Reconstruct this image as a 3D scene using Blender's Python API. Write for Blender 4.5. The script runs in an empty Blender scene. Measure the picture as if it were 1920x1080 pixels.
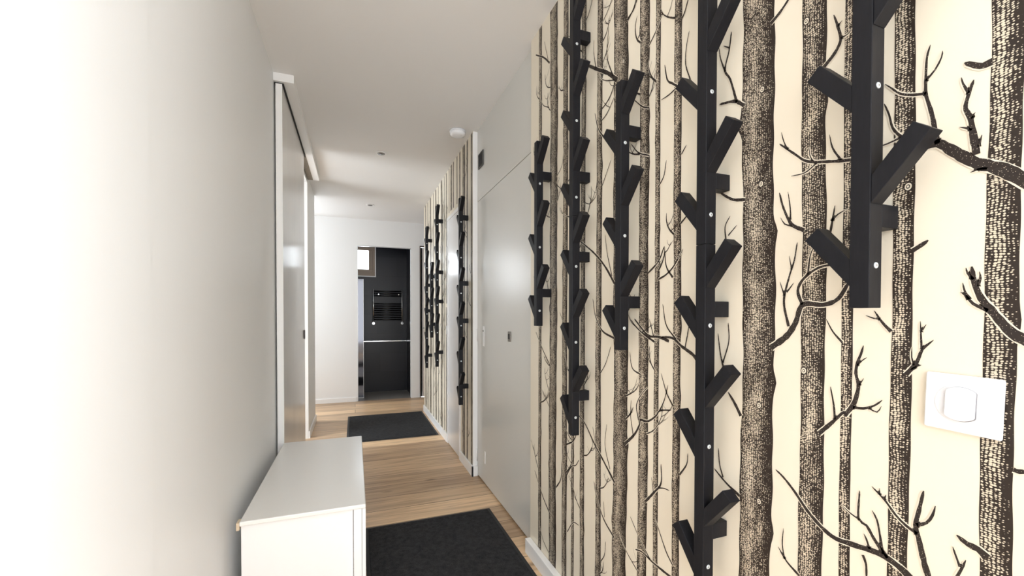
import bpy, bmesh, math, random
from mathutils import Vector, Matrix
scene = bpy.context.scene
C = scene.collection
rnd = random.Random(7)

# ---------------------------------------------------------------- camera
cam_d = bpy.data.cameras.new('camera'); cam = bpy.data.objects.new('camera', cam_d); C.objects.link(cam)
cam_d.sensor_width = 36; cam_d.lens = 786.414 / 1920 * 36; cam_d.shift_y = (606.268 - 540) / 1920
cam_d.clip_start = 0.02
_r = Vector((0.9364284, -0.35085588, 0.00141731)); _u = Vector((0.00358501, 0.01360749, 0.99990099)); _f = Vector((0.35084043, 0.9363306, -0.01400026))
cam.matrix_world = Matrix(((_r.x, _u.x, -_f.x, 0), (_r.y, _u.y, -_f.y, 0), (_r.z, _u.z, -_f.z, 1.15478), (0, 0, 0, 1)))
scene.camera = cam
# ---------------------------------------------------------------- light and exposure
scene.view_settings.view_transform = 'Standard'; scene.view_settings.look = 'None'
scene.view_settings.gamma = 1; scene.view_settings.exposure = 0.23
scene.view_settings.use_curve_mapping = False
world = bpy.data.worlds.new('daylight'); scene.world = world; world.use_nodes = True
bg = world.node_tree.nodes['Background']; bg.inputs[0].default_value = (0.93, 0.97, 1, 1); bg.inputs[1].default_value = 3.5
scene.cycles.use_denoising = True
scene.cycles.max_bounces = 12; scene.cycles.diffuse_bounces = 8; scene.cycles.sample_clamp_indirect = 6

def area(name, loc, direction, sx, sy, power, col=(1, 1, 1)):
    d = bpy.data.lights.new(name, 'AREA'); d.shape = 'RECTANGLE'; d.size = sx; d.size_y = sy; d.energy = power; d.color = col
    o = bpy.data.objects.new(name, d); C.objects.link(o); o.location = loc
    o.rotation_euler = Vector(direction).to_track_quat('-Z', 'Y').to_euler()
    return o
area('daylight_back_window', (-0.35, -1.36, 1.35), (0, 1, 0), 2.0, 2.0, 21, (0.93, 0.97, 1))
area('added_left_wall_light', (1.49, -0.625, 1.3), (-1, 0, 0), 1.0, 2.0, 52, (0.92, 0.965, 1))  # unseen lamp added to brighten the near left wall
area('daylight_far_window', (-0.745, 6.22, 1.85), (0, -1, 0), 0.45, 0.66, 8, (0.9, 0.95, 1))
area('daylight_side_window', (-2.5, 5.6, 1.5), (1, 0, 0), 0.8, 1.3, 22, (0.92, 0.96, 1))
area('daylight_room_window', (-2.55, 3.55, 1.4), (1, 0, 0), 1.2, 1.5, 60, (0.87, 0.94, 1))
area('daylight_bathroom_window', (-0.03, 6.98, 2.03), (0, -1, 0), 0.5, 0.4, 5, (0.82, 0.91, 1))

# ---------------------------------------------------------------- helpers
def tag(o, label=None, cat=None, group=None, kind=None):
    if label: o['label'] = label
    if cat: o['category'] = cat
    if group: o['group'] = group
    if kind: o['kind'] = kind
    return o
def empty(name, loc=(0, 0, 0), label=None, cat=None, group=None, kind=None):
    o = bpy.data.objects.new(name, None); C.objects.link(o); o.location = loc; o.empty_display_size = 0.05
    return tag(o, label, cat, group, kind)
def bx(bm, x0, x1, y0, y1, z0, z1, mi=0):
    v = [bm.verts.new(p) for p in ((x0, y0, z0), (x1, y0, z0), (x1, y1, z0), (x0, y1, z0), (x0, y0, z1), (x1, y0, z1), (x1, y1, z1), (x0, y1, z1))]
    for q in ((0, 3, 2, 1), (4, 5, 6, 7), (0, 1, 5, 4), (1, 2, 6, 5), (2, 3, 7, 6), (3, 0, 4, 7)):
        f = bm.faces.new([v[i] for i in q]); f.material_index = mi
def cyl(bm, p0, p1, r0, r1=None, n=20, mi=0):
    r1 = r0 if r1 is None else r1
    p0, p1 = Vector(p0), Vector(p1); d = (p1 - p0).normalized()
    a = d.orthogonal().normalized(); b = d.cross(a)
    A = [bm.verts.new(p0 + (a * math.cos(t) + b * math.sin(t)) * r0) for t in [2 * math.pi * i / n for i in range(n)]]
    B = [bm.verts.new(p1 + (a * math.cos(t) + b * math.sin(t)) * r1) for t in [2 * math.pi * i / n for i in range(n)]]
    for i in range(n):
        f = bm.faces.new((A[i], A[(i + 1) % n], B[(i + 1) % n], B[i])); f.smooth = True; f.material_index = mi
    f = bm.faces.new(A[::-1]); f.material_index = mi
    f = bm.faces.new(B); f.material_index = mi
def lathe(bm, prof, n=40, mi=0):
    rings = []
    for r, z in prof:
        if r < 1e-6: rings.append([bm.verts.new((0, 0, z))])
        else: rings.append([bm.verts.new((r * math.cos(2 * math.pi * i / n), r * math.sin(2 * math.pi * i / n), z)) for i in range(n)])
    for a, b in zip(rings, rings[1:]):
        for i in range(n):
            j = (i + 1) % n
            if len(a) == 1 and len(b) == 1: continue
            if len(a) == 1: f = bm.faces.new((a[0], b[i], b[j]))
            elif len(b) == 1: f = bm.faces.new((a[i], a[j], b[0]))
            else: f = bm.faces.new((a[i], a[j], b[j], b[i]))
            f.smooth = True; f.material_index = mi
def obj(name, bm, mats, parent=None, bevel=0, loc=None, kind=None, seg=2):
    bmesh.ops.recalc_face_normals(bm, faces=bm.faces[:])
    me = bpy.data.meshes.new(name); bm.to_mesh(me); bm.free()
    for m in (mats if isinstance(mats, (list, tuple)) else [mats]): me.materials.append(m)
    o = bpy.data.objects.new(name, me); C.objects.link(o)
    if parent: o.parent = parent
    if loc: o.location = loc
    if kind: o['kind'] = kind
    if bevel:
        b = o.modifiers.new('bevel', 'BEVEL'); b.width = bevel; b.segments = seg; b.limit_method = 'ANGLE'; b.angle_limit = 0.7
    return o
def box(name, m, x0, x1, y0, y1, z0, z1, parent=None, bevel=0, kind=None):
    bm = bmesh.new(); bx(bm, x0, x1, y0, y1, z0, z1)
    return obj(name, bm, m, parent, bevel, kind=kind)
S = 'structure'

# ---------------------------------------------------------------- materials
def mat(name, col=(0.8, 0.8, 0.8), rough=0.5, metal=0.0, spec=0.5, coat=0.0):
    m = bpy.data.materials.new(name); m.use_nodes = True
    p = m.node_tree.nodes['Principled BSDF']
    p.inputs['Base Color'].default_value = (*col, 1); p.inputs['Roughness'].default_value = rough
    p.inputs['Metallic'].default_value = metal; p.inputs['Specular IOR Level'].default_value = spec
    p.inputs['Coat Weight'].default_value = coat; p.inputs['Coat Roughness'].default_value = 0.15
    return m
class NT:
    def __init__(s, m): s.m = m; s.t = m.node_tree; s.p = s.t.nodes['Principled BSDF']
    def n(s, typ, **kw):
        n = s.t.nodes.new(typ)
        for k, v in kw.items():
            if k.startswith('i_'):
                key = k[2:]; key = int(key) if key.isdigit() else key.replace('_', ' ')
                n.inputs[key].default_value = v
            else: setattr(n, k, v)
        return n
    def l(s, a, b): s.t.links.new(a, b)
    def math(s, op, a, b=None, c=None, clamp=False):
        n = s.t.nodes.new('ShaderNodeMath'); n.operation = op; n.use_clamp = clamp
        for i, v in enumerate((a, b, c)):
            if v is None: continue
            if isinstance(v, (int, float)): n.inputs[i].default_value = v
            else: s.l(v, n.inputs[i])
        return n.outputs[0]
    def mix(s, fac, a, b):
        n = s.t.nodes.new('ShaderNodeMix'); n.data_type = 'RGBA'
        for i, v in ((0, fac), (6, a), (7, b)):
            if isinstance(v, (int, float)): n.inputs[i].default_value = v
            elif isinstance(v, tuple): n.inputs[i].default_value = (*v, 1)
            else: s.l(v, n.inputs[i])
        return n.outputs[2]
    def coord(s, scale=(1, 1, 1), out='Object'):
        c = s.n('ShaderNodeTexCoord'); mp = s.n('ShaderNodeMapping'); mp.inputs['Scale'].default_value = scale
        s.l(c.outputs[out], mp.inputs[0]); return mp.outputs[0]
    def bump(s, h, strength=0.2, dist=0.001):
        b = s.n('ShaderNodeBump'); b.inputs['Strength'].default_value = strength; b.inputs['Distance'].default_value = dist
        s.l(h, b.inputs['Height']); s.l(b.outputs[0], s.p.inputs['Normal'])

def noisy(name, col, rough, var=0.03, scale=(3, 3, 3), bump=0.0, bscale=200, **kw):
    m = mat(name, col, rough, **kw); t = NT(m)
    nz = t.n('ShaderNodeTexNoise', i_Scale=1.0, i_Detail=4.0); t.l(t.coord(scale), nz.inputs['Vector'])
    c = t.mix(nz.outputs[0], tuple(max(0, v - var) for v in col), tuple(min(1, v + var) for v in col)); t.l(c, t.p.inputs['Base Color'])
    if bump:
        n2 = t.n('ShaderNodeTexNoise', i_Scale=1.0, i_Detail=2.0); t.l(t.coord((bscale,) * 3), n2.inputs['Vector']); t.bump(n2.outputs[0], bump, 0.0005)
    return m

M_WALL = noisy('white_wall_paint', (0.82, 0.825, 0.825), 0.42, 0.01, (1.5, 1.5, 1.5), 0.15, 120)
M_CEIL = noisy('ceiling_paint', (0.79, 0.785, 0.78), 0.6, 0.01, (1.2, 1.2, 1.2))
M_TRIM = mat('white_trim_paint', (0.86, 0.86, 0.86), 0.3)
M_WHITE = mat('white_lacquer', (0.84, 0.84, 0.84), 0.25)
M_PLASTIC = mat('white_plastic', (0.88, 0.89, 0.92), 0.25)
M_GREYP = mat('pale_grey_plastic', (0.72, 0.73, 0.76), 0.3)
M_CHROME = mat('chrome', (0.85, 0.86, 0.88), 0.12, 1.0)
M_STEEL = mat('dull_steel', (0.5, 0.5, 0.5), 0.35, 1.0)
M_SLAT = mat('dark_louvre', (0.09, 0.09, 0.085), 0.5)
M_DARK = mat('dark_gap', (0.02, 0.02, 0.02), 0.7)
M_SCREW = mat('zinc_screw', (0.80, 0.86, 0.90), 0.35, 0.6)
M_TAUPE = mat('taupe_window_wood', (0.33, 0.25, 0.19), 0.45)
M_BRUSH = noisy('grey_brush', (0.25, 0.23, 0.2), 0.9, 0.15, (60, 200, 20))

# streaky roller-brushed gloss paint of the doors
def gloss_door(name, col, rough, streak):
    m = mat(name, col, rough); t = NT(m)
    nz = t.n('ShaderNodeTexNoise', i_Scale=1.0, i_Detail=0.0); t.l(t.coord((22, 22, 1.0)), nz.inputs['Vector'])
    n2 = t.n('ShaderNodeTexNoise', i_Scale=1.0, i_Detail=2.0); t.l(t.coord((2, 2, 2)), n2.inputs['Vector'])
    r = t.math('MULTIPLY_ADD', n2.outputs[0], 0.16 if streak else 0.0, rough - (0.08 if streak else 0)); t.l(r, t.p.inputs['Roughness'])
    if streak: t.bump(nz.outputs[0], streak, 0.0012)
    else: t.p.inputs['Anisotropic'].default_value = 0.5; t.p.inputs['Anisotropic Rotation'].default_value = 0.25
    return m
M_DOOR = gloss_door('grey_white_gloss_door_paint', (0.62, 0.62, 0.59), 0.25, 0)
M_DOOR2 = gloss_door('white_gloss_door_paint', (0.85, 0.86, 0.88), 0.2, 0.15)
M_LEAF = gloss_door('white_gloss_sliding_door_paint', (0.72, 0.71, 0.69), 0.18, 0.25)
M_TOP = gloss_door('painted_wood_top', (0.80, 0.79, 0.765), 0.22, 0.12)

# black painted wood
M_BLACK = mat('black_painted_wood', (0.012, 0.012, 0.014), 0.45, spec=0.2); t = NT(M_BLACK)
nz = t.n('ShaderNodeTexNoise', i_Scale=1.0, i_Detail=3.0); t.l(t.coord((250, 250, 30)), nz.inputs['Vector']); t.bump(nz.outputs[0], 0.12, 0.0006)
t.l(t.mix(nz.outputs[0], (0.006, 0.006, 0.008), (0.013, 0.013, 0.016)), t.p.inputs['Base Color'])

# wallpaper ground, ink and bark
M_PAPER = mat('cream_wallpaper', (0.78, 0.70, 0.55), 0.4, spec=0.3); t = NT(M_PAPER)
nz = t.n('ShaderNodeTexNoise', i_Scale=1.0, i_Detail=2.0); t.l(t.coord((2, 2, 2)), nz.inputs['Vector'])
t.l(t.mix(nz.outputs[0], (0.73, 0.665, 0.545), (0.78, 0.72, 0.60)), t.p.inputs['Base Color'])
M_INK = mat('brown_black_branch_print', (0.04, 0.03, 0.026), 0.5, spec=0.15); t = NT(M_INK)
vo = t.n('ShaderNodeTexVoronoi', i_Scale=1.0); t.l(t.coord((1, 420, 420)), vo.inputs['Vector'])
k = t.math('LESS_THAN', vo.outputs['Distance'], 0.17); t.l(t.mix(k, (0.032, 0.025, 0.022), (0.45, 0.38, 0.30)), t.p.inputs['Base Color'])
M_BARK = mat('stippled_bark_print', (0.1, 0.08, 0.07), 0.5, spec=0.2); t = NT(M_BARK)
uv = t.n('ShaderNodeUVMap'); sep = t.n('ShaderNodeSeparateXYZ'); t.l(uv.outputs[0], sep.inputs[0]); U = sep.outputs[0]
wob = t.n('ShaderNodeTexNoise', i_Scale=1.0, i_Detail=1.0); t.l(t.coord((1, 18, 18)), wob.inputs['Vector'])
co = t.coord((1, 1 / 0.0042, 1 / 0.0031))
addv = t.n('ShaderNodeVectorMath', operation='MULTIPLY_ADD'); t.l(wob.outputs['Color'], addv.inputs[0]); addv.inputs[1].default_value = (0, 2.2, 4.5); t.l(co, addv.inputs[2])
flat = t.n('ShaderNodeVectorMath', operation='MULTIPLY'); t.l(addv.outputs[0], flat.inputs[0]); flat.inputs[1].default_value = (0, 1, 1)
vo = t.n('ShaderNodeTexVoronoi', i_Scale=1.0, i_Randomness=0.38); t.l(flat.outputs[0], vo.inputs['Vector'])
big = t.n('ShaderNodeTexNoise', i_Scale=1.0, i_Detail=4.0); t.l(t.coord((1, 45, 22)), big.inputs['Vector'])
prof = t.n('ShaderNodeValToRGB'); e = prof.color_ramp.elements
e[0].position = 0.0; e[0].color = (0.25,) * 3 + (1,); e[1].position = 1.0; e[1].color = (0.10,) * 3 + (1,)
for p_, v_ in ((0.06, 0.44), (0.35, 0.54), (0.55, 0.48), (0.72, 0.40), (0.9, 0.31)):
    q = e.new(p_); q.color = (v_,) * 3 + (1,)
t.l(U, prof.inputs[0])
th = t.math('ADD', prof.outputs[0], t.math('MULTIPLY_ADD', big.outputs[0], 0.46, -0.275))
kk = t.math('MULTIPLY', t.math('SUBTRACT', th, vo.outputs['Distance']), 9.0, clamp=True)
t.l(t.mix(kk, (0.028, 0.020, 0.016), (0.64, 0.56, 0.44)), t.p.inputs['Base Color'])

# oak planks running across the hall
M_FLOOR = mat('oak_plank_floor', (0.5, 0.35, 0.2), 0.38); t = NT(M_FLOOR)
co = t.coord((1, 1, 1))
br = t.n('ShaderNodeTexBrick', offset=0.37, offset_frequency=2, i_Scale=1.0, i_Mortar_Size=0.0026, i_Brick_Width=1.9, i_Row_Height=0.186, i_Mortar_Smooth=0.3)
br.inputs['Color1'].default_value = (0, 0, 0, 1); br.inputs['Color2'].default_value = (1, 1, 1, 1); br.inputs['Mortar'].default_value = (0.5, 0.5, 0.5, 1); t.l(co, br.inputs['Vector'])
gr = t.n('ShaderNodeTexNoise', i_Scale=1.0, i_Detail=6.0, i_Distortion=0.6); t.l(t.coord((2.2, 34, 1)), gr.inputs['Vector'])
gw = t.n('ShaderNodeTexNoise', i_Scale=1.0, i_Detail=2.0); t.l(t.coord((1.6, 6, 1)), gw.inputs['Vector'])
base = t.n('ShaderNodeValToRGB'); base.color_ramp.elements[0].color = (0.38, 0.25, 0.15, 1); base.color_ramp.elements[1].color = (0.84, 0.60, 0.37, 1); base.color_ramp.elements[0].position = 0.1; base.color_ramp.elements[1].position = 0.75
t.l(t.math('ADD', t.math('MULTIPLY', br.outputs['Color'], 0.6), t.math('MULTIPLY', gw.outputs[0], 0.5)), base.inputs[0])
dk = t.n('ShaderNodeValToRGB'); dk.color_ramp.elements[0].position = 0.30; dk.color_ramp.elements[0].color = (0.62, 0.58, 0.55, 1); dk.color_ramp.elements[1].position = 0.58; dk.color_ramp.elements[1].color = (1, 1, 1, 1)
t.l(gr.outputs[0], dk.inputs[0])
mu = t.n('ShaderNodeMix', data_type='RGBA', blend_type='MULTIPLY'); mu.inputs[0].default_value = 1; t.l(base.outputs[0], mu.inputs[6]); t.l(dk.outputs[0], mu.inputs[7])
kn = t.n('ShaderNodeTexVoronoi', i_Scale=1.0); t.l(t.coord((1.7, 5.2, 1)), kn.inputs['Vector'])
kf = t.math('MULTIPLY', t.math('SUBTRACT', 0.10, kn.outputs['Distance']), 10.0, clamp=True)
c1 = t.mix(kf, mu.outputs[2], (0.13, 0.075, 0.04))
t.l(t.mix(br.outputs['Fac'], c1, (0.10, 0.065, 0.04)), t.p.inputs['Base Color'])
t.bump(t.math('SUBTRACT', 1.0, br.outputs['Fac']), 0.4, 0.001)

# door mats
def mat_pile(name, a, b):
    m = mat(name, a, 0.95, spec=0.15); t = NT(m)
    n1 = t.n('ShaderNodeTexNoise', i_Scale=1.0, i_Detail=3.0); t.l(t.coord((260, 260, 260)), n1.inputs['Vector'])
    n2 = t.n('ShaderNodeTexNoise', i_Scale=1.0, i_Detail=5.0); t.l(t.coord((45, 45, 45)), n2.inputs['Vector'])
    f = t.math('MULTIPLY_ADD', n1.outputs[0], 1.6, t.math('MULTIPLY_ADD', n2.outputs[0], 1.2, -0.95), clamp=True)
    t.l(t.mix(f, a, b), t.p.inputs['Base Color']); t.bump(f, 0.8, 0.003)
    return m
M_MAT = mat_pile('charcoal_carpet_pile', (0.012, 0.012, 0.013), (0.055, 0.056, 0.06))
M_RUB = mat('black_rubber_border', (0.015, 0.015, 0.017), 0.6)

# slate coloured bathroom tiles
M_TILE = mat('dark_slate_tile', (0.04, 0.04, 0.05), 0.3, spec=0.32); t = NT(M_TILE)
br = t.n('ShaderNodeTexBrick', offset=0.5, i_Scale=1.0, i_Mortar_Size=0.002, i_Brick_Width=0.6, i_Row_Height=0.3)
for k_, c_ in (('Color1', (0.011, 0.011, 0.016)), ('Color2', (0.017, 0.017, 0.024)), ('Mortar', (0.008, 0.008, 0.01))): br.inputs[k_].default_value = (*c_, 1)
cc = t.n('ShaderNodeTexCoord'); sx = t.n('ShaderNodeSeparateXYZ'); t.l(cc.outputs['Object'], sx.inputs[0]); cb = t.n('ShaderNodeCombineXYZ')
t.l(t.math('ADD', sx.outputs[0], sx.outputs[1]), cb.inputs[0]); t.l(sx.outputs[2], cb.inputs[1]); t.l(cb.outputs[0], br.inputs['Vector']); t.l(br.outputs['Color'], t.p.inputs['Base Color'])
M_BFLOOR = noisy('grey_bathroom_floor', (0.22, 0.21, 0.20), 0.4, 0.02)
M_MIRROR = mat('smoky_mirror_glass', (0.09, 0.09, 0.1), 0.06, 1.0)
M_RAD = mat('anthracite_enamel', (0.012, 0.012, 0.014), 0.25)
M_GLASS = bpy.data.materials.new('clear_glass'); M_GLASS.use_nodes = True; t = NT(M_GLASS)
tr = t.n('ShaderNodeBsdfTransparent'); gl = t.n('ShaderNodeBsdfGlossy', i_Roughness=0.02); fr = t.n('ShaderNodeFresnel', i_IOR=1.45); mx = t.n('ShaderNodeMixShader')
t.l(fr.outputs[0], mx.inputs[0]); t.l(tr.outputs[0], mx.inputs[1]); t.l(gl.outputs[0], mx.inputs[2])
t.l(mx.outputs[0], t.t.nodes['Material Output'].inputs['Surface']); t.t.nodes.remove(t.p)

# ---------------------------------------------------------------- dimensions
H = 2.5
WA, WB, DP = 0.81, 0.803, 0.835       # papered walls and the recessed door plane on the right
YF, YB = 6.12, 6.87                   # far wall, bathroom back wall

# ---------------------------------------------------------------- shell
bm = bmesh.new(); bx(bm, -2.6, 2.0, -1.5, YF + 0.02, -0.05, 0); obj('floor', bm, M_FLOOR, kind=S)
bm = bmesh.new(); bx(bm, -2.6, 2.0, -1.5, 7.0, H, H + 0.06); obj('ceiling', bm, M_CEIL, kind=S)
# left wall: the near stretch stands a few millimetres proud of the rest
bm = bmesh.new(); bx(bm, -0.53, -0.411, 0.45, 1.12, 0, H); bx(bm, -0.53, -0.415, 1.12, 2.9, 0, H); bx(bm, -0.53, -0.415, 2.9, 4.40, 2.42, H); bx(bm, -0.53, -0.415, 4.40, 5.13, 0, H)
obj('wall_left', bm, M_WALL, kind=S, bevel=0.0015)
# room behind the camera
bm = bmesh.new(); bx(bm, -2.6, -1.55, -1.5, -1.4, 0, H); bx(bm, 0.85, 1.6, -1.5, -1.4, 0, H); bx(bm, -1.55, 0.85, -1.5, -1.4, 2.4, H); bx(bm, -1.55, 0.85, -1.5, -1.4, 0, 0.3)
obj('wall_back', bm, M_WALL, kind=S)
bm = bmesh.new(); bx(bm, -2.7, -2.6, -1.5, 2.9, 0, H); bx(bm, -2.7, -2.6, 4.2, 5.03, 0, H); bx(bm, -2.7, -2.6, 2.9, 4.2, 0, 0.6); bx(bm, -2.7, -2.6, 2.9, 4.2, 2.2, H); bx(bm, -2.6, -0.53, 0.45, 0.55, 0, H); obj('wall_side', bm, M_WALL, kind=S)
w = empty('window_3', (-0.35, -1.45, 0.3), kind=S)
bm = bmesh.new()
for a, b, c_, d_ in ((-1.55, 0.85, 0.3, 0.36), (-1.55, 0.85, 2.34, 2.4), (-1.55, -1.49, 0.36, 2.34), (0.79, 0.85, 0.36, 2.34), (-0.38, -0.32, 0.36, 2.34)): bx(bm, a + 0.35, b + 0.35, -0.02, 0.03, c_ - 0.3, d_ - 0.3)
obj('window_frame', bm, M_TRIM, w, 0.004)
bm = bmesh.new()
bx(bm, 1.5, 1.6, -1.4, -1.15, 0, H); bx(bm, 1.5, 1.6, -0.1, 0.1, 0, H); bx(bm, 1.5, 1.6, -1.15, -0.1, 2.3, H); bx(bm, 1.5, 1.6, -1.15, -0.1, 0, 0.25)
bx(bm, WA + 0.15, 1.5, 0.02, 0.1, 0, H); obj('wall_entry', bm, M_WALL, kind=S)
w = empty('added_entry_window', (1.55, -0.625, 0.25), kind=S)  # out-of-view window, added as an opening for the light on the left wall
bm = bmesh.new()
for a, b, c_, d_ in ((-0.525, 0.525, 0, 0.05), (-0.525, 0.525, 2.0, 2.05), (-0.525, -0.475, 0.05, 2.0), (0.475, 0.525, 0.05, 2.0)): bx(bm, -0.02, 0.02, a, b, c_, d_)
obj('window_frame', bm, M_TRIM, w, 0.003)
# far wall with the bathroom doorway, and the side passage on the left with its window
def wallgrid(bm, x0, x1, y0, y1, holes, z1=H):
    xs = sorted({x0, x1, *[h[0] for h in holes], *[h[1] for h in holes]})
    for a, b in zip(xs, xs[1:]):
        zs = [(0, z1)]
        for h in holes:
            if h[0] <= a and b <= h[1]:
                nz_ = []
                for p, q in zs:
                    if h[2] > p: nz_.append((p, h[2]))
                    if h[3] < q: nz_.append((h[3], q))
                zs = nz_
        for p, q in zs: bx(bm, a, b, y0, y1, p, q)
bm = bmesh.new(); wallgrid(bm, -2.6, 2.0, YF, YF + 0.09, [(0.034, 0.752, 0, 2.14), (-0.98, -0.51, 1.5, 2.2), (0.875, 1.6, 0, 2.18)])
obj('wall_far', bm, M_WALL, kind=S)
bm = bmesh.new(); wallgrid(bm, -2.6, -0.53, 5.03, 5.13, []); obj('wall_passage', bm, M_WALL, kind=S)
bm = bmesh.new(); bx(bm, -2.7, -2.6, 5.03, 5.15, 0, H); bx(bm, -2.7, -2.6, 6.05, 6.21, 0, H); bx(bm, -2.7, -2.6, 5.15, 6.05, 0, 0.8); bx(bm, -2.7, -2.6, 5.15, 6.05, 2.2, H)
obj('wall_passage_end', bm, M_WALL, kind=S)
w = empty('window_2', (-0.745, YF + 0.04, 1.5), kind=S)
bm = bmesh.new()
for a, b, c_, d_ in ((-0.235, 0.235, 0, 0.04), (-0.235, 0.235, 0.66, 0.7), (-0.235, -0.195, 0.04, 0.66), (0.195, 0.235, 0.04, 0.66)): bx(bm, a, b, -0.02, 0.02, c_, d_)
obj('window_frame', bm, M_TRIM, w, 0.003)
w = empty('window_4', (-2.65, 5.6, 0.8), kind=S)
bm = bmesh.new()
for a, b, c_, d_ in ((-0.45, 0.45, 0, 0.05), (-0.45, 0.45, 1.35, 1.4), (-0.45, -0.4, 0.05, 1.35), (0.4, 0.45, 0.05, 1.35)): bx(bm, -0.02, 0.02, a, b, c_, d_)
obj('window_frame', bm, M_TRIM, w, 0.003)
w = empty('window_6', (-2.65, 3.55, 0.6), kind=S)
bm = bmesh.new()
for a, b, c_, d_ in ((-0.65, 0.65, 0, 0.05), (-0.65, 0.65, 1.55, 1.6), (-0.65, -0.6, 0.05, 1.55), (0.6, 0.65, 0.05, 1.55), (-0.025, 0.025, 0.05, 1.55)): bx(bm, -0.02, 0.02, a, b, c_, d_)
obj('window_frame', bm, M_TRIM, w, 0.003)
# lobby past the end of the right wall
bm = bmesh.new(); bx(bm, WB + 0.1, 2.0, 5.14, 5.24, 0, H); bx(bm, 2.0, 2.1, 5.14, 6.3, 0, H); obj('wall_lobby', bm, M_WALL, kind=S)

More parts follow.
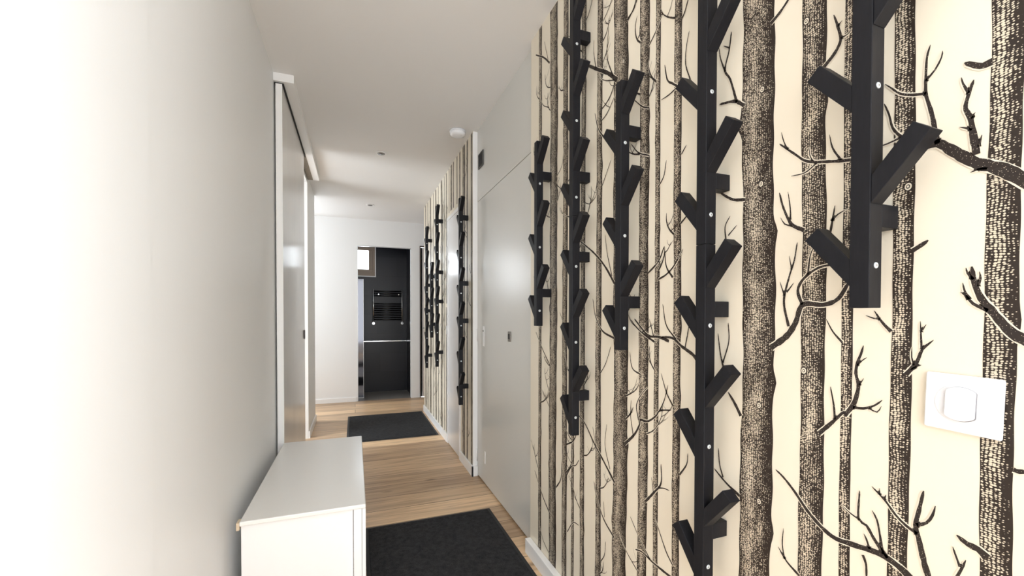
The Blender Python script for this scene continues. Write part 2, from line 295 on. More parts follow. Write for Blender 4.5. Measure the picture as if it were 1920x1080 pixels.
# ---------------------------------------------------------------- printed wallpaper, laid flat on the right-hand walls
BR = [
(20,14,[(271,1326),(297,1353),(323,1371),(345,1394),(364,1414),(377,1411)]),
(8,3,[(364,1413),(371,1459),(378,1490),(379,1507),(378,1546),(374,1564)]),
(4,2,[(379,1513),(368,1524),(361,1538),(360,1547)]),
(5,2,[(378,1494),(393,1499),(410,1509),(423,1525),(431,1535)]),
(6,3,[(374,1415),(388,1420),(409,1442),(420,1460),(425,1483),(432,1504)]),
(4,2,[(409,1440),(427,1437),(441,1437)]),
(11,4,[(322,1382),(326,1413),(329,1436),(334,1450),(333,1461),(329,1477),(326,1487)]),
(4,2,[(331,1471),(337,1487),(339,1497)]),
(3,2,[(328,1434),(324,1441)]),
(4,2,[(327,1418),(333,1423),(340,1427)]),
(4,3,[(320,1392),(317,1407)]),
(13,6,[(308,1502),(319,1502),(329,1510),(336,1516)]),
(4,3,[(311,1359),(319,1361),(328,1359)]),
(9,6,[(392,1259),(381,1266),(373,1272)]),
(17,6,[(268,1122),(285,1135),(297,1152),(306,1167),(315,1182),(322,1204),(325,1227)]),
(6,2,[(308,1165),(323,1175),(330,1186),(336,1192)]),
(4,2,[(327,1181),(332,1194),(334,1205)]),
(4,2,[(318,1199),(316,1210),(317,1219)]),
(4,2,[(323,1209),(329,1218),(331,1226)]),
(7,3,[(418,1133),(430,1147),(442,1167)]),
(3,2,[(433,1153),(442,1154),(454,1159)]),
(8,3,[(398,1066),(385,1086),(378,1107),(365,1122)]),
(4,2,[(379,1107),(380,1127),(381,1150)]),
(3,2,[(388,1082),(391,1094),(391,1110)]),
(3,2,[(392,1075),(384,1081),(379,1083)]),
(3,2,[(380,1134),(374,1145)]),
(10,4,[(485,983),(472,1003),(466,1023),(464,1041),(468,1059),(466,1078),(461,1092),(457,1108)]),
(6,3,[(472,1000),(456,1001),(440,1009),(429,1020)]),
(3,2,[(448,1003),(436,999),(430,1010)]),
(3,2,[(467,1073),(458,1083),(452,1088)]),
(3,2,[(463,1040),(456,1052)]),
(14,5,[(379,742),(401,758),(430,766),(469,761),(504,759),(542,781),(574,814),(596,833),(613,843)]),
(6,3,[(419,765),(426,775),(430,800),(434,820),(441,833)]),
(7,3,[(424,769),(438,787),(449,804),(461,811),(460,859)]),
(4,2,[(460,809),(474,814),(489,823)]),
(5,2,[(444,766),(449,781),(453,788)]),
(6,3,[(454,751),(449,738),(448,714)]),
(11,5,[(363,752),(371,779),(379,816),(383,835),(379,861),(374,892)]),
(6,3,[(382,836),(370,845),(363,860),(360,875)]),
(6,3,[(381,823),(395,829),(409,840),(423,857),(442,873)]),
(3,2,[(424,859),(422,867)]),
(3,2,[(431,863),(431,874)]),
(13,8,[(305,827),(314,834),(325,836),(336,843)]),
(5,3,[(336,780),(331,795),(326,812)]),
(4,2,[(332,799),(337,814),(340,824)]),
(8,6,[(282,956),(277,955),(269,958)]),
(10,5,[(634,1764),(615,1773),(600,1784),(589,1794)]),
(10,6,[(696,1625),(721,1646),(763,1659)]),
(6,3,[(715,1641),(733,1701),(748,1731),(737,1770),(731,1809)]),
(4,2,[(748,1728),(761,1765),(766,1793)]),
(3,2,[(737,1776),(753,1790)]),
(9,4,[(527,1616),(509,1630),(499,1648),(504,1675),(511,1700)]),
(4,2,[(499,1651),(488,1651),(481,1656)]),
(3,2,[(504,1675),(497,1681)]),
(7,4,[(481,1430),(512,1438),(555,1453),(581,1477),(612,1508)]),
(3,2,[(594,1490),(603,1510),(608,1530)]),
(5,2,[(496,1435),(510,1461),(516,1488)]),
(4,2,[(538,1444),(560,1433),(587,1435)]),
(3,2,[(545,1450),(551,1464),(551,1480)]),
(6,3,[(892,1763),(920,1789),(941,1810),(952,1857)]),
(5,2,[(896,1772),(934,1766),(966,1767)]),
(4,2,[(856,1765),(873,1816),(870,1862),(861,1893)]),
(4,3,[(886,1586),(868,1604)]),
(9,6,[(691,1416),(724,1425),(758,1449)]),
(16,8,[(626,1093),(593,1118),(575,1145),(561,1180),(523,1179),(498,1189),(481,1217)]),
(8,4,[(562,1180),(571,1208),(559,1231),(533,1248),(501,1254),(484,1273)]),
(5,2,[(552,1237),(548,1272),(540,1291)]),
(7,3,[(589,1138),(599,1188),(589,1235),(579,1266),(573,1302)]),
(4,2,[(598,1199),(608,1228)]),
(4,2,[(593,1206),(579,1224)]),
(3,2,[(584,1251),(589,1278)]),
(9,4,[(560,1323),(585,1340),(602,1376),(611,1409)]),
(4,2,[(584,1336),(599,1343),(608,1358)]),
(4,2,[(587,1349),(588,1373),(593,1406)]),
(6,3,[(514,1301),(510,1325),(505,1357)]),
(5,2,[(511,1330),(500,1340),(484,1346)]),
(4,2,[(741,1333),(744,1367),(730,1389)]),
(3,2,[(735,1345),(712,1364)]),
(5,2,[(741,1025),(754,1068),(762,1118)]),
(4,2,[(747,1049),(731,1100),(733,1143)]),
(9,5,[(822,1042),(840,1060),(878,1078),(914,1099),(960,1100)]),
(5,2,[(901,1097),(939,1134),(954,1193)]),
(4,2,[(868,1076),(859,1114),(852,1149)]),
(5,2,[(490,1111),(506,1130),(518,1153)]),
(11,6,[(697,935),(714,961),(732,983)]),
(9,4,[(698,754),(735,770),(770,792)]),
(4,2,[(744,780),(754,808),(758,845)]),
(10,5,[(528,940),(505,966),(485,991)]),
(5,3,[(501,972),(503,997),(509,1030)]),
(7,3,[(563,653),(588,667),(606,687)]),
(4,2,[(592,669),(597,697),(595,730)]),
(9,4,[(1182,605),(1256,661),(1309,699),(1373,755),(1425,778)]),
(4,2,[(1210,640),(1240,713),(1230,789)]),
(3,2,[(1298,690),(1320,758)]),
(7,3,[(1183,419),(1248,455),(1293,515),(1311,562)]),
(3,2,[(1241,462),(1248,515)]),
(10,5,[(1127,750),(1078,793),(1052,832),(1053,848)]),
(7,3,[(1052,846),(1015,849),(980,872),(963,891),(918,902)]),
(5,2,[(1058,842),(1068,885),(1046,922),(1014,951)]),
(4,2,[(1083,786),(1097,846),(1095,897)]),
(4,2,[(965,889),(945,925),(931,969)]),
(8,3,[(1023,608),(983,652),(956,688),(957,741)]),
(4,2,[(965,670),(943,677),(922,679)]),
(3,2,[(988,646),(997,689)]),
(8,4,[(881,444),(932,443),(988,443),(1036,448),(1070,439)]),
(5,2,[(1000,444),(1049,482),(1097,530)]),
(5,2,[(908,480),(933,503),(959,542),(982,578)]),
(7,3,[(1615,423),(1571,476),(1562,542),(1552,601)]),
(6,3,[(1519,512),(1479,559),(1444,576),(1419,605)]),
(8,4,[(1672,280),(1752,331),(1844,418)]),
(4,2,[(1682,100),(1750,133),(1799,198)]),
(4,3,[(1513,280),(1464,340),(1418,351)]),
(4,2,[(1263,296),(1240,332),(1234,381)]),
(4,2,[(1686,759),(1754,819)]),
(14,8,[(1178,1934),(1234,1987),(1301,2037),(1371,2091)]),
(5,2,[(1202,1959),(1238,2047),(1229,2140)]),
(4,2,[(1308,2044),(1323,2106),(1323,2154)]),
(8,5,[(1690,2278),(1752,2337),(1842,2401)]),
(4,2,[(1707,2302),(1746,2406)]),
(7,3,[(1127,2095),(1090,2108),(1072,2139)]),
(6,3,[(1023,1949),(991,1972),(964,2003)]),
(5,2,[(1017,1769),(1048,1787),(1087,1825)]),
(5,2,[(1015,1629),(1065,1656),(1102,1696)]),
(6,3,[(1255,1777),(1293,1826),(1314,1888)]),
(4,2,[(1264,1615),(1244,1642),(1212,1685)]),
(4,2,[(1619,1755),(1570,1788),(1551,1858)]),
(4,2,[(1694,2084),(1762,2130),(1816,2215)]),
(9,4,[(1187,1267),(1245,1331),(1314,1386),(1417,1448)]),
(4,2,[(1203,1294),(1232,1375),(1246,1441)]),
(7,3,[(1189,1086),(1260,1109),(1305,1161),(1323,1223)]),
(5,2,[(1051,983),(1090,998),(1104,1047)]),
(6,3,[(1017,1286),(973,1315),(949,1354)]),
(8,4,[(928,1090),(971,1100),(1018,1104),(1081,1151)]),
(4,2,[(992,1102),(1011,1151)]),
(4,2,[(1269,961),(1239,996),(1207,1057)]),
(6,3,[(1676,941),(1756,1008),(1835,1087)]),
(5,2,[(1528,1101),(1561,1145),(1585,1178)]),
(6,2,[(915,1264),(940,1296),(947,1341)]),
(5,2,[(889,1403),(862,1425),(855,1465)]),
(5,2,[(912,916),(937,948),(959,998)]),
(5,2,[(884,737),(859,773),(856,802)]),
(5,2,[(975,1527),(953,1550),(943,1591)]),
]

class Print:
    """flat layers of the wallpaper print, a few tenths of a millimetre apart, in the mesh of the wall"""
    def __init__(s, bm, W, skip=None): s.bm = bm; s.W = W; s.uv = bm.loops.layers.uv.new('UVMap'); s.skip = skip; s.n = 0
    def quad(s, pts, uvs, layer, mi):
        if s.skip and any(s.skip(y, z) for y, z in pts): return
        vs = [s.bm.verts.new((s.W - 0.0003 * layer, y, z)) for y, z in pts]
        f = s.bm.faces.new(vs); f.material_index = mi
        for lp, q in zip(f.loops, uvs): lp[s.uv].uv = q
    def trunk(s, ya, yb, z0=0.0, z1=H - 0.002, seed=0):
        r = random.Random(seed * 13 + 5); w = ya - yb
        ph = [r.uniform(0, 6.28) for _ in range(6)]; ba = [(r.uniform(z0, z1), r.choice((0, 1)), r.uniform(0.05, 0.13)) for _ in range(5)]
        def edges(z):
            c = w * (0.05 * math.sin(z * 2.1 + ph[0]) + 0.03 * math.sin(z * 6.3 + ph[1]))
            l = w * (0.02 * math.sin(z * 17 + ph[2]) + 0.015 * math.sin(z * 53 + ph[4])); q = w * (0.025 * math.sin(z * 14 + ph[3]) + 0.015 * math.sin(z * 61 + ph[5]))
            for zb, sd, am in ba:
                g = am * w * math.exp(-((z - zb) / 0.018) ** 2)
                if sd: l += g
                else: q -= g
            return ya + c + l, yb + c + q
        n = max(2, int((z1 - z0) / 0.012)); prev = None; s.n += 1; lay = 1 + (s.n % 2)
        for i in range(n + 1):
            z = z0 + (z1 - z0) * i / n; a, b = edges(z)
            if prev: s.quad([(prev[1], prev[0]), (prev[2], prev[0]), (b, z), (a, z)], [(0, prev[0]), (1, prev[0]), (1, z), (0, z)], lay, 1)
            prev = (z, a, b)
    def ribbon(s, pts, w0, w1, layer=4, halo=True, mi=2, clip=None):
        # Catmull-Rom smoothed, tapering, slightly gnarled stroke
        P = [Vector(p) for p in pts]; P = [P[0] * 2 - P[1]] + P + [P[-1] * 2 - P[-2]]; Q = []
        for i in range(1, len(P) - 2):
            L = (P[i + 1] - P[i]).length; n = max(2, int(L / 0.006))
            for k in range(n):
                t_ = k / n; a, b, c, d = P[i - 1], P[i], P[i + 1], P[i + 2]
                Q.append(0.5 * ((2 * b) + (c - a) * t_ + (2 * a - 5 * b + 4 * c - d) * t_ ** 2 + (3 * b - a - 3 * c + d) * t_ ** 3))
        Q.append(P[-2]); N = len(Q); r = random.Random(int(abs(P[1].x * 7919 + P[1].y * 104729)))
        for ext, lay, m_ in (((0.0016, layer - 1, 0),) if halo else ()) + ((0.0, layer, mi),):
            prev = None
            for i, q in enumerate(Q):
                d = (Q[min(i + 1, N - 1)] - Q[max(i - 1, 0)]).normalized(); nrm = Vector((-d.y, d.x))
                w = (w0 + (w1 - w0) * i / (N - 1)) * (1 + (0 if ext else r.uniform(-0.14, 0.14))) / 2 + ext
                if i == N - 1: w *= 0.35
                a, b = q + nrm * w, q - nrm * w
                if prev and all(0.002 < p.y < H - 0.002 for p in (a, b)):
                    s.quad([tuple(prev[0]), tuple(prev[1]), tuple(b), tuple(a)], [(0.5, 0)] * 4, lay, m_)
                prev = (a, b)
    def branch(s, y, z, sgn, L, w, r, depth=2):
        ang = r.uniform(0.25, 0.9); pts = [(y, z)]; a = ang
        for i in range(4):
            st = L / 4; y += sgn * math.cos(a) * st; z += math.sin(a) * st; a += r.uniform(0.05, 0.4); pts.append((y, z))
        s.ribbon(pts, w, w * 0.4, 4, halo=depth == 2)
        if depth:
            for _ in range(r.randint(1, 3)):
                i = r.randint(1, 3); s.branch(pts[i][0], pts[i][1], r.choice((-1, 1)), L * r.uniform(0.4, 0.65), w * 0.5, r, depth - 1)
    def knot(s, y, z, r):
        for rad, lay, mi in ((r, 4, 2), (r * 0.72, 5, 0), (r * 0.42, 6, 2), (r * 0.24, 7, 0)):
            n = 14; p = [(y + 0.8 * rad * math.cos(6.2832 * i / n), z + rad * math.sin(6.2832 * i / n)) for i in range(n)]
            s.quad(p, [(0.5, 0)] * n, lay, mi)

# near papered wall
bm = bmesh.new(); bx(bm, WA, WA + 0.15, 0.02, 1.9, 0, H)
pr = Print(bm, WA, lambda y, z: y > 1.897 or y < 0.023)
TA = [(1.8042, 1.7721), (1.6859, 1.6149), (1.5608, 1.5187), (1.4828, 1.4611), (1.4112, 1.3794), (1.3013, 1.2666), (1.1954, 1.119), (1.0616, 1.0181), (0.9899, 0.9695), (0.914, 0.8861), (0.80, 0.778), (0.7003, 0.6247), (0.5658, 0.5214), (0.4916, 0.4737), (0.4196, 0.3926), (0.3113, 0.2797),
      (0.20, 0.155), (0.10, 0.085)]
for i, (a, b) in enumerate(TA): pr.trunk(a, b, seed=i)
for w0, w1, pts in BR: pr.ribbon([(p[0] / 1000, p[1] / 1000) for p in pts], w0 * (0.00082 if pts[0][0] < 700 else 0.00105), w1 * (0.00078 if pts[0][0] < 700 else 0.00115))
r = random.Random(3)
for a, b in TA:
    if a < 0.22:
        for _ in range(5): pr.branch(*((a, 0) if r.random() < .5 else (b, 0))[:1], r.uniform(0.1, 2.2), r.choice((-1, 1)), r.uniform(0.08, 0.2), 0.007, r)
    elif a - b > 0.02:
        for zc in (r.uniform(1.75, 2.3), r.uniform(1.9, 2.4)):
            sg = r.choice((-1, 1)); pr.branch(a - 0.004 if sg > 0 else b + 0.004, zc, sg, r.uniform(0.06, 0.13), 0.005, r, 1)
for a, b in TA:
    if a > 0.85:
        for _ in range(5):
            sg = r.choice((-1, 1)); pr.branch(a - 0.003 if sg > 0 else b + 0.003, r.uniform(0.15, 2.3), sg, r.uniform(0.06, 0.13), r.uniform(0.004, 0.007), r, 2)
KN = [(0.6518, 1.6378), (0.6521, 1.4390), (0.6521, 0.9676), (0.6499, 0.7618), (0.5599, 1.7207), (0.5575, 1.0532), (0.3984, 1.3597), (1.1431, 1.9754), (1.0514, 0.7230)]
for y, z in KN: pr.knot(y, z, 0.008)
obj('wall_right', bm, [M_PAPER, M_BARK, M_INK], kind=S)

# far papered wall, with the white door let into it
D2 = (3.325, 3.83, 2.06)
bm = bmesh.new(); bx(bm, WB, WB + 0.15, 2.955, 5.24, 0, H)
pr = Print(bm, WB, lambda y, z: D2[0] - 0.04 < y < D2[1] + 0.04 and z < D2[2] + 0.04 or y < 2.958 or y > 5.238)
TB = [(5.14, 5.083), (4.972, 4.933), (4.802, 4.73), (4.593, 4.56), (4.462, 4.4), (4.309, 4.279), (4.165, 4.083), (4.004, 3.978), (3.91, 3.874), (3.783, 3.759), (3.714, 3.647), (3.604, 3.572), (3.47, 3.441), (3.374, 3.336), (3.264, 3.186), (3.135, 3.095), (3.008, 2.968)]
for i, (a, b) in enumerate(TB): pr.trunk(a, b, seed=40 + i)
r = random.Random(11)
for a, b in TB:
    for _ in range(5):
        sg = r.choice((-1, 1)); pr.branch(a if sg > 0 else b, r.uniform(0.1, 2.25), sg, r.uniform(0.08, 0.22), 0.008, r, 1)
obj('wall_right_far', bm, [M_PAPER, M_BARK, M_INK], kind=S)

# ---------------------------------------------------------------- wall plane with the grey closet door, the frame strip, grille
bm = bmesh.new(); bx(bm, DP, DP + 0.12, 1.9, 2.955, 1.99, H)
obj('wall_closet', bm, M_DOOR, kind=S)
d = empty('door_1', (DP, 2.4, 0), kind=S)
def rel(o, root): o.parent = root; o.matrix_parent_inverse = Matrix.Translation(-Vector(root.location)); return o
rel(box('door_leaf', M_DOOR, DP, DP + 0.04, 1.903, 2.943, 0.012, 1.9865, bevel=0.002), d)
rel(box('door_gap', M_DARK, DP + 0.04, DP + 0.06, 1.9, 2.955, 0.0, 1.99), d)
k = box('lock_pull', mat('bronze_pull', (0.18, 0.16, 0.14), 0.4, 0.7), DP - 0.006, DP, 2.245, 2.285, 1.015, 1.075, bevel=0.003); k['label'] = 'small bronze pull'; rel(k, d)
bm = bmesh.new(); bx(bm, DP - 0.009, DP - 0.006, 2.257, 2.273, 1.03, 1.06); k2 = obj('pull_recess', bm, M_DARK, bevel=0.001); k2.parent = k
k = box('key_plate', M_TRIM, DP - 0.003, DP, 2.765, 2.80, 0.955, 1.095, bevel=0.002); rel(k, d)
bm = bmesh.new(); cyl(bm, (DP - 0.005, 2.787, 1.062), (DP - 0.003, 2.787, 1.062), 0.006); k2 = obj('keyhole', bm, M_DARK); k2.parent = k
rel(box('bottom_plate', M_TRIM, DP - 0.004, DP, 2.738, 2.755, 0.15, 0.235, bevel=0.002), d)
f = rel(box('door_jamb', M_TRIM, WB - 0.001, DP + 0.01, 2.945, 2.957, 0, 2.495, bevel=0.0015), d)
for z in (0.98, 0.11):
    bm = bmesh.new(); bx(bm, DP - 0.016, DP - 0.006, 2.942, 2.945, z, z + 0.09); cyl(bm, (DP - 0.004, 2.942, z), (DP - 0.004, 2.942, z + 0.09), 0.0035, n=12)
    h = obj('hinge', bm, M_TRIM); h.parent = f
g = empty('ventilation_grille', (DP, 2.845, 2.26), 'small dark louvred ventilation grille high above the grey closet door', 'grille')
bm = bmesh.new()
for a, b, c_, d_ in ((-0.058, 0.058, -0.052, -0.047), (-0.058, 0.058, 0.047, 0.052), (-0.058, -0.053, -0.047, 0.047), (0.053, 0.058, -0.047, 0.047)): bx(bm, -0.008, -0.0005, a, b, c_, d_)
obj('frame', bm, M_SLAT, g, 0.001)
bm = bmesh.new(); bx(bm, -0.002, -0.0005, -0.052, 0.052, -0.047, 0.047); obj('backing', bm, M_DARK, g)
for i in range(8):
    bm = bmesh.new(); z = -0.042 + i * 0.012
    v = [bm.verts.new(p) for p in ((-0.007, -0.052, z - 0.004), (-0.002, -0.052, z + 0.004), (-0.002, 0.052, z + 0.004), (-0.007, 0.052, z - 0.004), (-0.008, -0.052, z - 0.003), (-0.003, -0.052, z + 0.005), (-0.003, 0.052, z + 0.005), (-0.008, 0.052, z - 0.003))]
    for q in ((0, 1, 2, 3), (7, 6, 5, 4), (0, 4, 5, 1), (1, 5, 6, 2), (2, 6, 7, 3), (3, 7, 4, 0)): bm.faces.new([v[j] for j in q])
    obj('slat', bm, M_SLAT, g)

# white flush door in the far papered wall
d = empty('door_2', (WB, 3.58, 0), kind=S)
rel(box('door_leaf', M_DOOR2, WB - 0.006, WB - 0.0035, D2[0] + 0.03, D2[1] - 0.03, 0.012, D2[2] - 0.03, bevel=0.001), d)
bm = bmesh.new(); bx(bm, WB - 0.010, WB - 0.001, D2[0], D2[0] + 0.028, 0, D2[2]); bx(bm, WB - 0.010, WB - 0.001, D2[1] - 0.028, D2[1], 0, D2[2]); bx(bm, WB - 0.010, WB - 0.001, D2[0] + 0.028, D2[1] - 0.028, D2[2] - 0.028, D2[2])
f = rel(obj('door_frame', bm, M_TRIM, bevel=0.001), d)
for z in (1.0, 1.72):
    bm = bmesh.new(); cyl(bm, (WB - 0.013, D2[1] - 0.02, z), (WB - 0.013, D2[1] - 0.02, z + 0.08), 0.005, n=12); h = obj('hinge', bm, M_GREYP); h.parent = f

# door in the far wall past the corner of the right wall
d = empty('door_3', (1.24, YF, 0), kind=S)
bm = bmesh.new(); bx(bm, 0.915, 1.56, YF + 0.005, YF + 0.045, 0.01, 2.15); l = rel(obj('door_leaf', bm, mat('off_white_door', (0.80, 0.76, 0.74), 0.35), bevel=0.002), d)
bm = bmesh.new(); bx(bm, 0.875, 0.888, YF - 0.012, YF + 0.02, 0, 2.18); bx(bm, 1.587, 1.6, YF - 0.012, YF + 0.02, 0, 2.18); bx(bm, 0.888, 1.587, YF - 0.012, YF + 0.02, 2.165, 2.18)
o = rel(obj('door_frame', bm, mat('brown_door_edge', (0.10, 0.075, 0.06), 0.5)), d); o['label'] = 'dark brown door frame edge'
rel(box('door_backing', M_DARK, 0.889, 1.586, YF + 0.06, YF + 0.085, 0, 2.164), d)
bm = bmesh.new(); cyl(bm, (0.93, YF - 0.02, 1.0), (0.93, YF + 0.005, 1.0), 0.012); o = obj('door_handle', bm, M_STEEL); o.parent = l

# ---------------------------------------------------------------- baseboards
box('baseboard_right', M_TRIM, WA - 0.03, WA - 0.0012, 0.03, 1.895, 0, 0.07, bevel=0.002, kind=S)
bm = bmesh.new(); bx(bm, WB - 0.014, WB - 0.0012, 2.93, D2[0], 0, 0.075); bx(bm, WB - 0.014, DP - 0.001, 2.93, 2.9415, 0, 0.075); bx(bm, WB - 0.014, WB - 0.0012, D2[1], 5.23, 0, 0.075)
obj('baseboard_right_far', bm, M_TRIM, bevel=0.0015, kind=S)
bm = bmesh.new(); bx(bm, -2.5, 0.02, YF - 0.012, YF - 0.0005, 0, 0.06); obj('baseboard_far', bm, M_TRIM, bevel=0.0015, kind=S)
bm = bmesh.new(); bx(bm, -0.4145, -0.402, 4.40, 5.13, 0, 0.07); obj('baseboard_left', bm, M_TRIM, bevel=0.0015, kind=S)
# bathroom doorway lining: thin steel edges
bm = bmesh.new(); bx(bm, 0.0345, 0.041, YF - 0.004, YF + 0.05, 0, 2.135); bx(bm, 0.041, 0.7515, YF - 0.004, YF + 0.02, 2.128, 2.1395)
obj('trim_1', bm, M_STEEL, kind=S)

# ---------------------------------------------------------------- bathroom beyond
bm = bmesh.new(); bx(bm, -0.6, 0.80, YF + 0.021, YB, -0.05, 0.0); obj('floor_bathroom', bm, M_BFLOOR, kind=S)
bm = bmesh.new(); wallgrid(bm, -0.7, 0.86, YB, YB + 0.09, [(-0.30, 0.262, 1.845, 2.24)])
obj('wall_bathroom_back', bm, M_TILE, kind=S)
bm = bmesh.new(); bx(bm, 0.775, 0.86, YF + 0.091, YB, 0, H); obj('wall_bathroom_right', bm, M_TILE, kind=S)
bm = bmesh.new(); bx(bm, -0.7, -0.6, YF + 0.091, YB, 0, H); obj('wall_bathroom_left', bm, M_TILE, kind=S)
bm = bmesh.new(); bx(bm, -0.59, 0.774, YB - 0.035, YB - 0.001, 0, 0.775); o = obj('wall_bathroom_ledge', bm, M_TILE, kind=S)
bm = bmesh.new(); bx(bm, -0.59, 0.774, YB - 0.04, YB - 0.001, 0.776, 0.79); obj('trim_2', bm, M_CHROME, bevel=0.001, kind=S)
w = empty('window_1', (-0.02, YB, 1.845), kind=S)
bm = bmesh.new()
for a, b, c_, d_ in ((-0.28, 0.282, -0.0, 0.05), (-0.28, 0.282, 0.345, 0.395), (-0.28, -0.22, 0.05, 0.345), (0.225, 0.282, 0.05, 0.345)): bx(bm, a, b, 0.005, 0.06, c_, d_)
o = obj('window_frame', bm, M_TAUPE, w, 0.003); o['label'] = 'taupe brown window frame'
bm = bmesh.new()
for a, b, c_, d_ in ((-0.32, 0.33, -0.065, -0.05), (-0.32, 0.33, 0.425, 0.44), (0.315, 0.33, -0.05, 0.425)): bx(bm, a, b, -0.012, -0.0005, c_, d_)
obj('window_trim', bm, M_TRIM, w, 0.001)
bm = bmesh.new(); bx(bm, -0.32, 0.315, -0.006, -0.0005, -0.05, 0.0); bx(bm, -0.32, 0.315, -0.006, -0.0005, 0.395, 0.425); bx(bm, 0.282, 0.315, -0.006, -0.0005, 0.0, 0.395); obj('window_casing', bm, M_TAUPE, w)
bm = bmesh.new(); bx(bm, -0.22, 0.225, 0.03, 0.034, 0.05, 0.345); obj('window_pane', bm, M_GLASS, w)
t_ = empty('mirror_panel', (-0.2, 6.36, 0), 'narrow smoky mirror panel standing inside the bathroom doorway on its left', 'mirror')
bm = bmesh.new(); bx(bm, -0.3, 0.312, -0.004, 0.008, 0.01, 1.70); obj('mirror_glass', bm, M_MIRROR, t_)
bm = bmesh.new(); bx(bm, 0.3125, 0.318, -0.006, 0.01, 0.0, 1.70); bx(bm, -0.3, 0.3125, -0.006, 0.01, 0.0, 0.0095); obj('edge_profile', bm, M_STEEL, t_)

# towel radiator
t_ = empty('towel_radiator', (0.485, YB - 0.04, 1.09), 'black ladder towel radiator on the dark tiled bathroom wall', 'radiator')
for sx, m_ in ((-0.215, M_CHROME), (0.215, M_STEEL)):
    bm = bmesh.new(); cyl(bm, (sx, 0, 0), (sx, 0, 0.50), 0.013, n=16); obj('side_rail', bm, m_, t_)
for i, z in enumerate((0.03, 0.065, 0.10, 0.135, 0.17, 0.205, 0.24, 0.275, 0.40, 0.435, 0.47)):
    bm = bmesh.new(); cyl(bm, (-0.205, -0.004, z), (0.205, -0.004, z), 0.011, n=12); obj('crossbar', bm, M_RAD, t_)
for sx in (-0.14, 0.16):
    bm = bmesh.new(); cyl(bm, (sx, -0.012, 0.42), (sx, -0.035, 0.42), 0.012, 0.009, n=14); cyl(bm, (sx, -0.004, 0.42), (sx, 0.038, 0.42), 0.006, n=8); obj('wall_bracket', bm, M_CHROME, t_)
for sx in (-0.215, 0.215):
    bm = bmesh.new(); cyl(bm, (sx, 0, 0.0), (sx, 0, -0.025), 0.009, n=12); cyl(bm, (sx, 0.038, -0.03), (sx, -0.03, -0.03), 0.018, 0.021, n=16); obj('valve', bm, M_CHROME, t_, 0.002)

# ---------------------------------------------------------------- sliding door on the left wall
d = empty('door_4', (-0.39, 2.64, 0), kind=S)
l = rel(box('sliding_leaf', M_LEAF, -0.404, -0.374, 2.64, 3.715, 0.012, 2.446, bevel=0.0015), d)
bm = bmesh.new(); bx(bm, -0.4055, -0.3725, 2.6375, 2.6395, 0.014, 2.444); o = obj('edge_strip', bm, M_TRIM, bevel=0.0005); o.parent = l
o.matrix_parent_inverse = Matrix.Identity(4)
bm = bmesh.new(); bx(bm, -0.3735, -0.366, 3.625, 3.665, 0.985, 1.055); o = obj('door_handle', bm, mat('dark_handle', (0.06, 0.05, 0.05), 0.35, 0.8), bevel=0.002); o.parent = l
bm = bmesh.new(); bx(bm, -0.4145, -0.313, 2.65, 4.41, 2.476, H - 0.0005); bx(bm, -0.366, -0.313, 2.65, 4.41, 2.455, 2.476); bx(bm, -0.4145, -0.313, 2.63, 2.65, 2.455, H - 0.0005)
bmesh.ops.remove_doubles(bm, verts=bm.verts[:], dist=0.00001); rel(obj('door_rail', bm, M_TRIM), d)
bm = bmesh.new(); bx(bm, -0.412, -0.3665, 2.655, 3.75, 2.4475, 2.4565); rel(obj('rail_track', bm, M_DARK), d)
bm = bmesh.new(); bx(bm, -0.412, -0.3665, 3.8, 4.4, 2.452, 2.4755); rel(obj('rail_brush', bm, M_BRUSH), d)

# ---------------------------------------------------------------- ceiling fittings
t_ = empty('smoke_detector', (0.70, 2.99, H), 'round white smoke detector on the ceiling beside the papered wall', 'smoke detector')
bm = bmesh.new(); lathe(bm, [(0, -0.0005), (0.058, -0.0005), (0.058, -0.012), (0.05, -0.016)]); obj('base', bm, M_GREYP, t_)
bm = bmesh.new(); lathe(bm, [(0.052, -0.013), (0.055, -0.02), (0.052, -0.032), (0.035, -0.038), (0, -0.039)]); obj('cover', bm, M_PLASTIC, t_)
bm = bmesh.new(); cyl(bm, (0.02, -0.02, -0.0375), (0.02, -0.02, -0.040), 0.005, n=12); obj('test_button', bm, M_GREYP, t_)
for (x, y), lb in (((0.208, 3.61), 'nearer of the two small recessed spotlights in the hall ceiling'), ((0.176, 5.31), 'farther recessed spotlight in the ceiling before the bathroom')):
    t_ = empty('recessed_spotlight', (x, y, H), lb, 'ceiling light', 'ceiling spotlights')
    bm = bmesh.new(); lathe(bm, [(0.03, -0.0005), (0.046, -0.0005), (0.044, -0.006), (0.032, -0.008), (0.03, -0.004)]); obj('bezel', bm, M_TRIM, t_)
    bm = bmesh.new(); lathe(bm, [(0, -0.002), (0.03, -0.002), (0.028, -0.009), (0, -0.0085)]); obj('lamp', bm, mat('spotlight_glass', (0.25, 0.25, 0.25), 0.15, 0.4), t_)

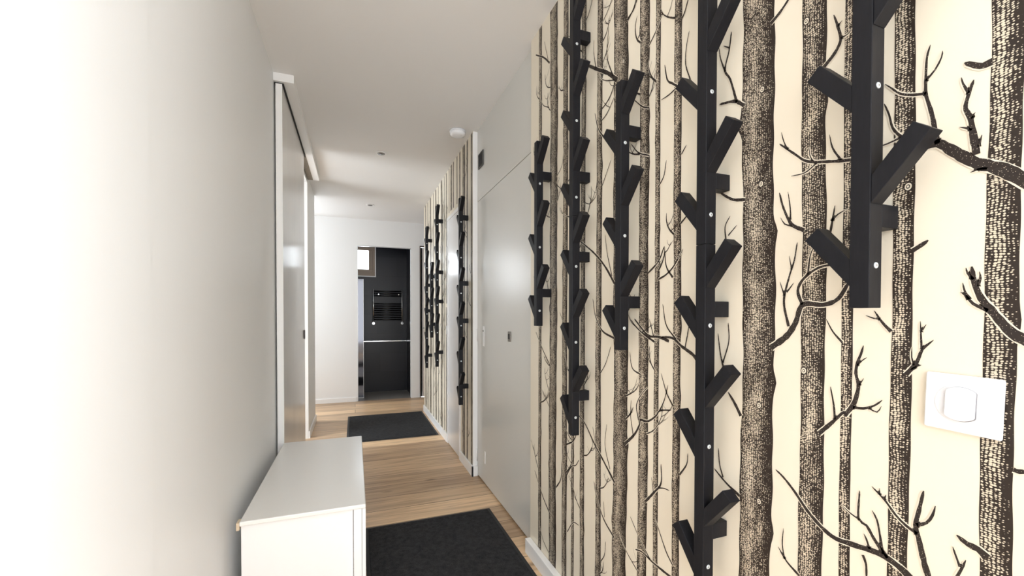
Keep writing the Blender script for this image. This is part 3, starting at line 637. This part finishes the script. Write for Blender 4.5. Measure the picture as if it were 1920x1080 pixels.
# ---------------------------------------------------------------- light switch
t_ = empty('light_switch', (WA, 0.3305, 1.033), 'white square light switch with round rocker on the wallpaper', 'light switch')
t_.rotation_euler = (math.radians(1.6), 0, 0)
bm = bmesh.new(); bx(bm, -0.0085, -0.0025, -0.041, 0.041, -0.041, 0.041); obj('cover_plate', bm, M_PLASTIC, t_, 0.003, seg=3)
bm = bmesh.new(); n = 48
def disc(bm, rad, x0, x1, half=None):
    P = []
    for i in range(n):
        a = 6.2832 * i / n; y, z = rad * math.cos(a), rad * math.sin(a)
        if half: y = max(-half, min(half, y))
        P.append((y, z))
    A = [bm.verts.new((x0, *p)) for p in P]; B = [bm.verts.new((x1, *p)) for p in P]
    for i in range(n): bm.faces.new((A[i], A[(i + 1) % n], B[(i + 1) % n], B[i]))
    bm.faces.new(A); bm.faces.new(B)
disc(bm, 0.0285, -0.0086, -0.0098); obj('ring', bm, M_GREYP, t_, 0.0004)
bm = bmesh.new(); disc(bm, 0.0245, -0.0099, -0.0102, 0.0165); obj('rocker_gap', bm, mat('grey_shadow_gap', (0.25, 0.25, 0.27), 0.6), t_)
bm = bmesh.new(); disc(bm, 0.0238, -0.0103, -0.0145, 0.0157); o = obj('rocker', bm, M_PLASTIC, t_, 0.0012, seg=3)
o.rotation_euler = (0, math.radians(2.0), 0)

# ---------------------------------------------------------------- coat racks
BL = 0.80; PX, PY = 0.015, 0.014       # half depth (from the wall) and half width of the post
GRP = 'black branched coat racks on the papered walls'
def peg_mesh(sg):
    bm = bmesh.new(); a = math.radians(50); t = 0.0275; L1 = 0.111; L2 = L1 - t / math.tan(math.pi / 2 - a) * 1.0
    ca, sa = math.cos(a), math.sin(a)
    lo = (PY, 0.0); tip_lo = (PY + L1 * ca, L1 * sa); up = (PY, t / ca); tip_up = (tip_lo[0] - t * sa, tip_lo[1] + t * ca)
    P = [lo, tip_lo, tip_up, up]; w = 0.0140
    A = [bm.verts.new((-w, sg * y, z)) for y, z in P]; B = [bm.verts.new((w, sg * y, z)) for y, z in P]
    for i in range(4): bm.faces.new((A[i], A[(i + 1) % 4], B[(i + 1) % 4], B[i]))
    bm.faces.new(A); bm.faces.new(B); return bm
def make_rack():
    r_ = empty('coat_rack')
    bm = bmesh.new(); bx(bm, -PX, PX, -PY, PY, 0.0004, BL - 0.0004); obj('post', bm, M_BLACK, r_, 0.0012)
    for z in (0.035, 0.31, 0.585): obj('peg', peg_mesh(1), M_BLACK, r_, 0.001, loc=(0, 0.0003, z))
    for z in (0.16, 0.43, 0.70): obj('peg', peg_mesh(-1), M_BLACK, r_, 0.001, loc=(0, -0.0003, z))
    for z in (0.144, 0.653):
        bm = bmesh.new(); bx(bm, PX + 0.0003, WA - 0.752 - 0.0013, -0.0135, 0.0135, z - 0.018, z + 0.018); obj('standoff_block', bm, M_BLACK, r_, 0.001)
    for z in (0.066, 0.341, 0.616):
        bm = bmesh.new(); cyl(bm, (0, -PY - 0.0002, z), (0, -PY - 0.0016, z), 0.0052, 0.0042, n=18)
        s_ = obj('screw', bm, M_SCREW, r_); s_['label'] = 'pale metal screw head'
        bm = bmesh.new(); cyl(bm, (0, -PY - 0.0017, z), (0, -PY - 0.0019, z), 0.0017, n=6); q = obj('screw_socket', bm, M_STEEL, s_)
    return r_
def copy_tree(o, parent=None):
    c = o.copy(); C.objects.link(c); c.parent = parent
    for ch in [x for x in bpy.data.objects if x.parent == o]: copy_tree(ch, c)
    return c
RACKS = [ # post near face y, bottom z, scale, wall offset, label
 (0.410, 1.170, 1, 0, 'largest black coat rack, nearest the white light switch, its lower end hanging free'),
 (0.731, 1.321, 1, 0, 'upper rack of the tall black pair just left of the thickest printed trunk'),
 (0.731, 0.521, 1, 0, 'lower rack of the tall pair left of the thickest printed trunk, cut off below'),
 (1.053, 1.057, 1, 0, 'single short black coat rack between the two tall pairs on the near wallpaper'),
 (1.345, 1.524, 1, 0, 'upper rack of the tall pair beside the short rack nearest the grey closet door'),
 (1.345, 0.724, 1, 0, 'lower rack of the slim tall pair near the grey closet door, ending at knee height'),
 (1.665, 1.118, 1, 0, 'short black coat rack at the left edge of the near wallpaper, overlapping the grey door'),
 (3.074, 1.271, .968, -.007, 'upper rack of the pair seen in front of the white far door'),
 (3.074, 0.4966, .968, -.007, 'lower rack of the pair seen in front of the white far door'),
 (4.040, 1.4514, .968, -.007, 'upper rack of the pair just beyond the white far door'),
 (4.040, 0.677, .968, -.007, 'lower rack of the pair just beyond the white far door'),
 (4.350, 0.945, .968, -.007, 'single short rack between the two farthest tall pairs'),
 (4.660, 1.370, .968, -.007, 'upper rack of the farthest pair, next to the end corner of the hall'),
 (4.660, 0.5955, .968, -.007, 'lower rack of the farthest pair, next to the end corner of the hall'),
]
proto = make_rack()
for i, (y, z, s_, dx, lb) in enumerate(RACKS):
    o = proto if i == 0 else copy_tree(proto)
    o.location = (0.752 + dx, y + PY, z); o.scale = (1, 1, s_); tag(o, lb, 'coat rack', GRP)

# ---------------------------------------------------------------- low cabinet
t_ = empty('low_cabinet', (-0.17, 2.14, 0), 'low white painted cabinet standing against the left wall', 'cabinet')
x0, x1, y0, y1, zt = -0.202, 0.206, -0.483, 0.483, 0.455
bm = bmesh.new(); bx(bm, x0, x1, y0 - 0.002, y1, zt - 0.016, zt); obj('top', bm, M_TOP, t_, 0.003)
for ya in (y0 + 0.014, y1 - 0.02): bm = bmesh.new(); bx(bm, x0 + 0.002, x1 - 0.045, ya, ya + 0.016, 0.01, zt - 0.0165); obj('side_panel', bm, M_WHITE, t_, 0.001)
for ya in (y0 + 0.006, y1 - 0.03): bm = bmesh.new(); bx(bm, x1 - 0.043, x1 - 0.014, ya, ya + 0.024, 0.0, zt - 0.0165); obj('front_stile', bm, M_WHITE, t_, 0.0015)
bm = bmesh.new(); bx(bm, x0 + 0.0025, x0 + 0.008, y0 + 0.031, y1 - 0.021, 0.02, zt - 0.017); obj('back_panel', bm, M_WHITE, t_)
bm = bmesh.new(); bx(bm, x0 - 0.010, x0 - 0.0005, y0 + 0.001, y0 + 0.035, zt - 0.030, zt - 0.004); o = obj('back_rail', bm, mat('raw_pale_wood', (0.62, 0.5, 0.36), 0.6), t_, 0.001); o['label'] = 'unpainted pale wooden rail end at the back'
bm = bmesh.new(); bx(bm, x0 + 0.009, x1 - 0.046, y0 + 0.031, y1 - 0.021, 0.03, 0.045); obj('bottom_shelf', bm, M_WHITE, t_)
for a, b in ((y0 + 0.008, -0.0015), (0.0015, y1 - 0.008)):
    bm = bmesh.new(); bx(bm, x1 - 0.013, x1 + 0.0, a, b, 0.03, zt - 0.02); obj('door', bm, M_WHITE, t_, 0.0015)

# ---------------------------------------------------------------- door mats
def mat_obj(x0, x1, y0, y1, lb):
    cx, cy = (x0 + x1) / 2, (y0 + y1) / 2; hx, hy = (x1 - x0) / 2, (y1 - y0) / 2
    t_ = empty('door_mat', (cx, cy, 0), lb, 'door mat', 'charcoal door mats')
    bm = bmesh.new(); b = 0.018
    for q in ((-hx, hx, -hy, -hy + b), (-hx, hx, hy - b, hy), (-hx, -hx + b, -hy + b, hy - b), (hx - b, hx, -hy + b, hy - b)): bx(bm, *q, 0.0005, 0.004)
    obj('rubber_border', bm, M_RUB, t_, 0.001)
    bm = bmesh.new(); bx(bm, -hx + b, hx - b, -hy + b, hy - b, 0.0005, 0.008); obj('pile', bm, M_MAT, t_, 0.002)
mat_obj(0.046, 0.757, 1.18, 2.405, 'nearer charcoal door mat, beside the low white cabinet')
mat_obj(-0.078, 0.768, 4.10, 5.20, 'farther charcoal door mat, before the bathroom doorway')
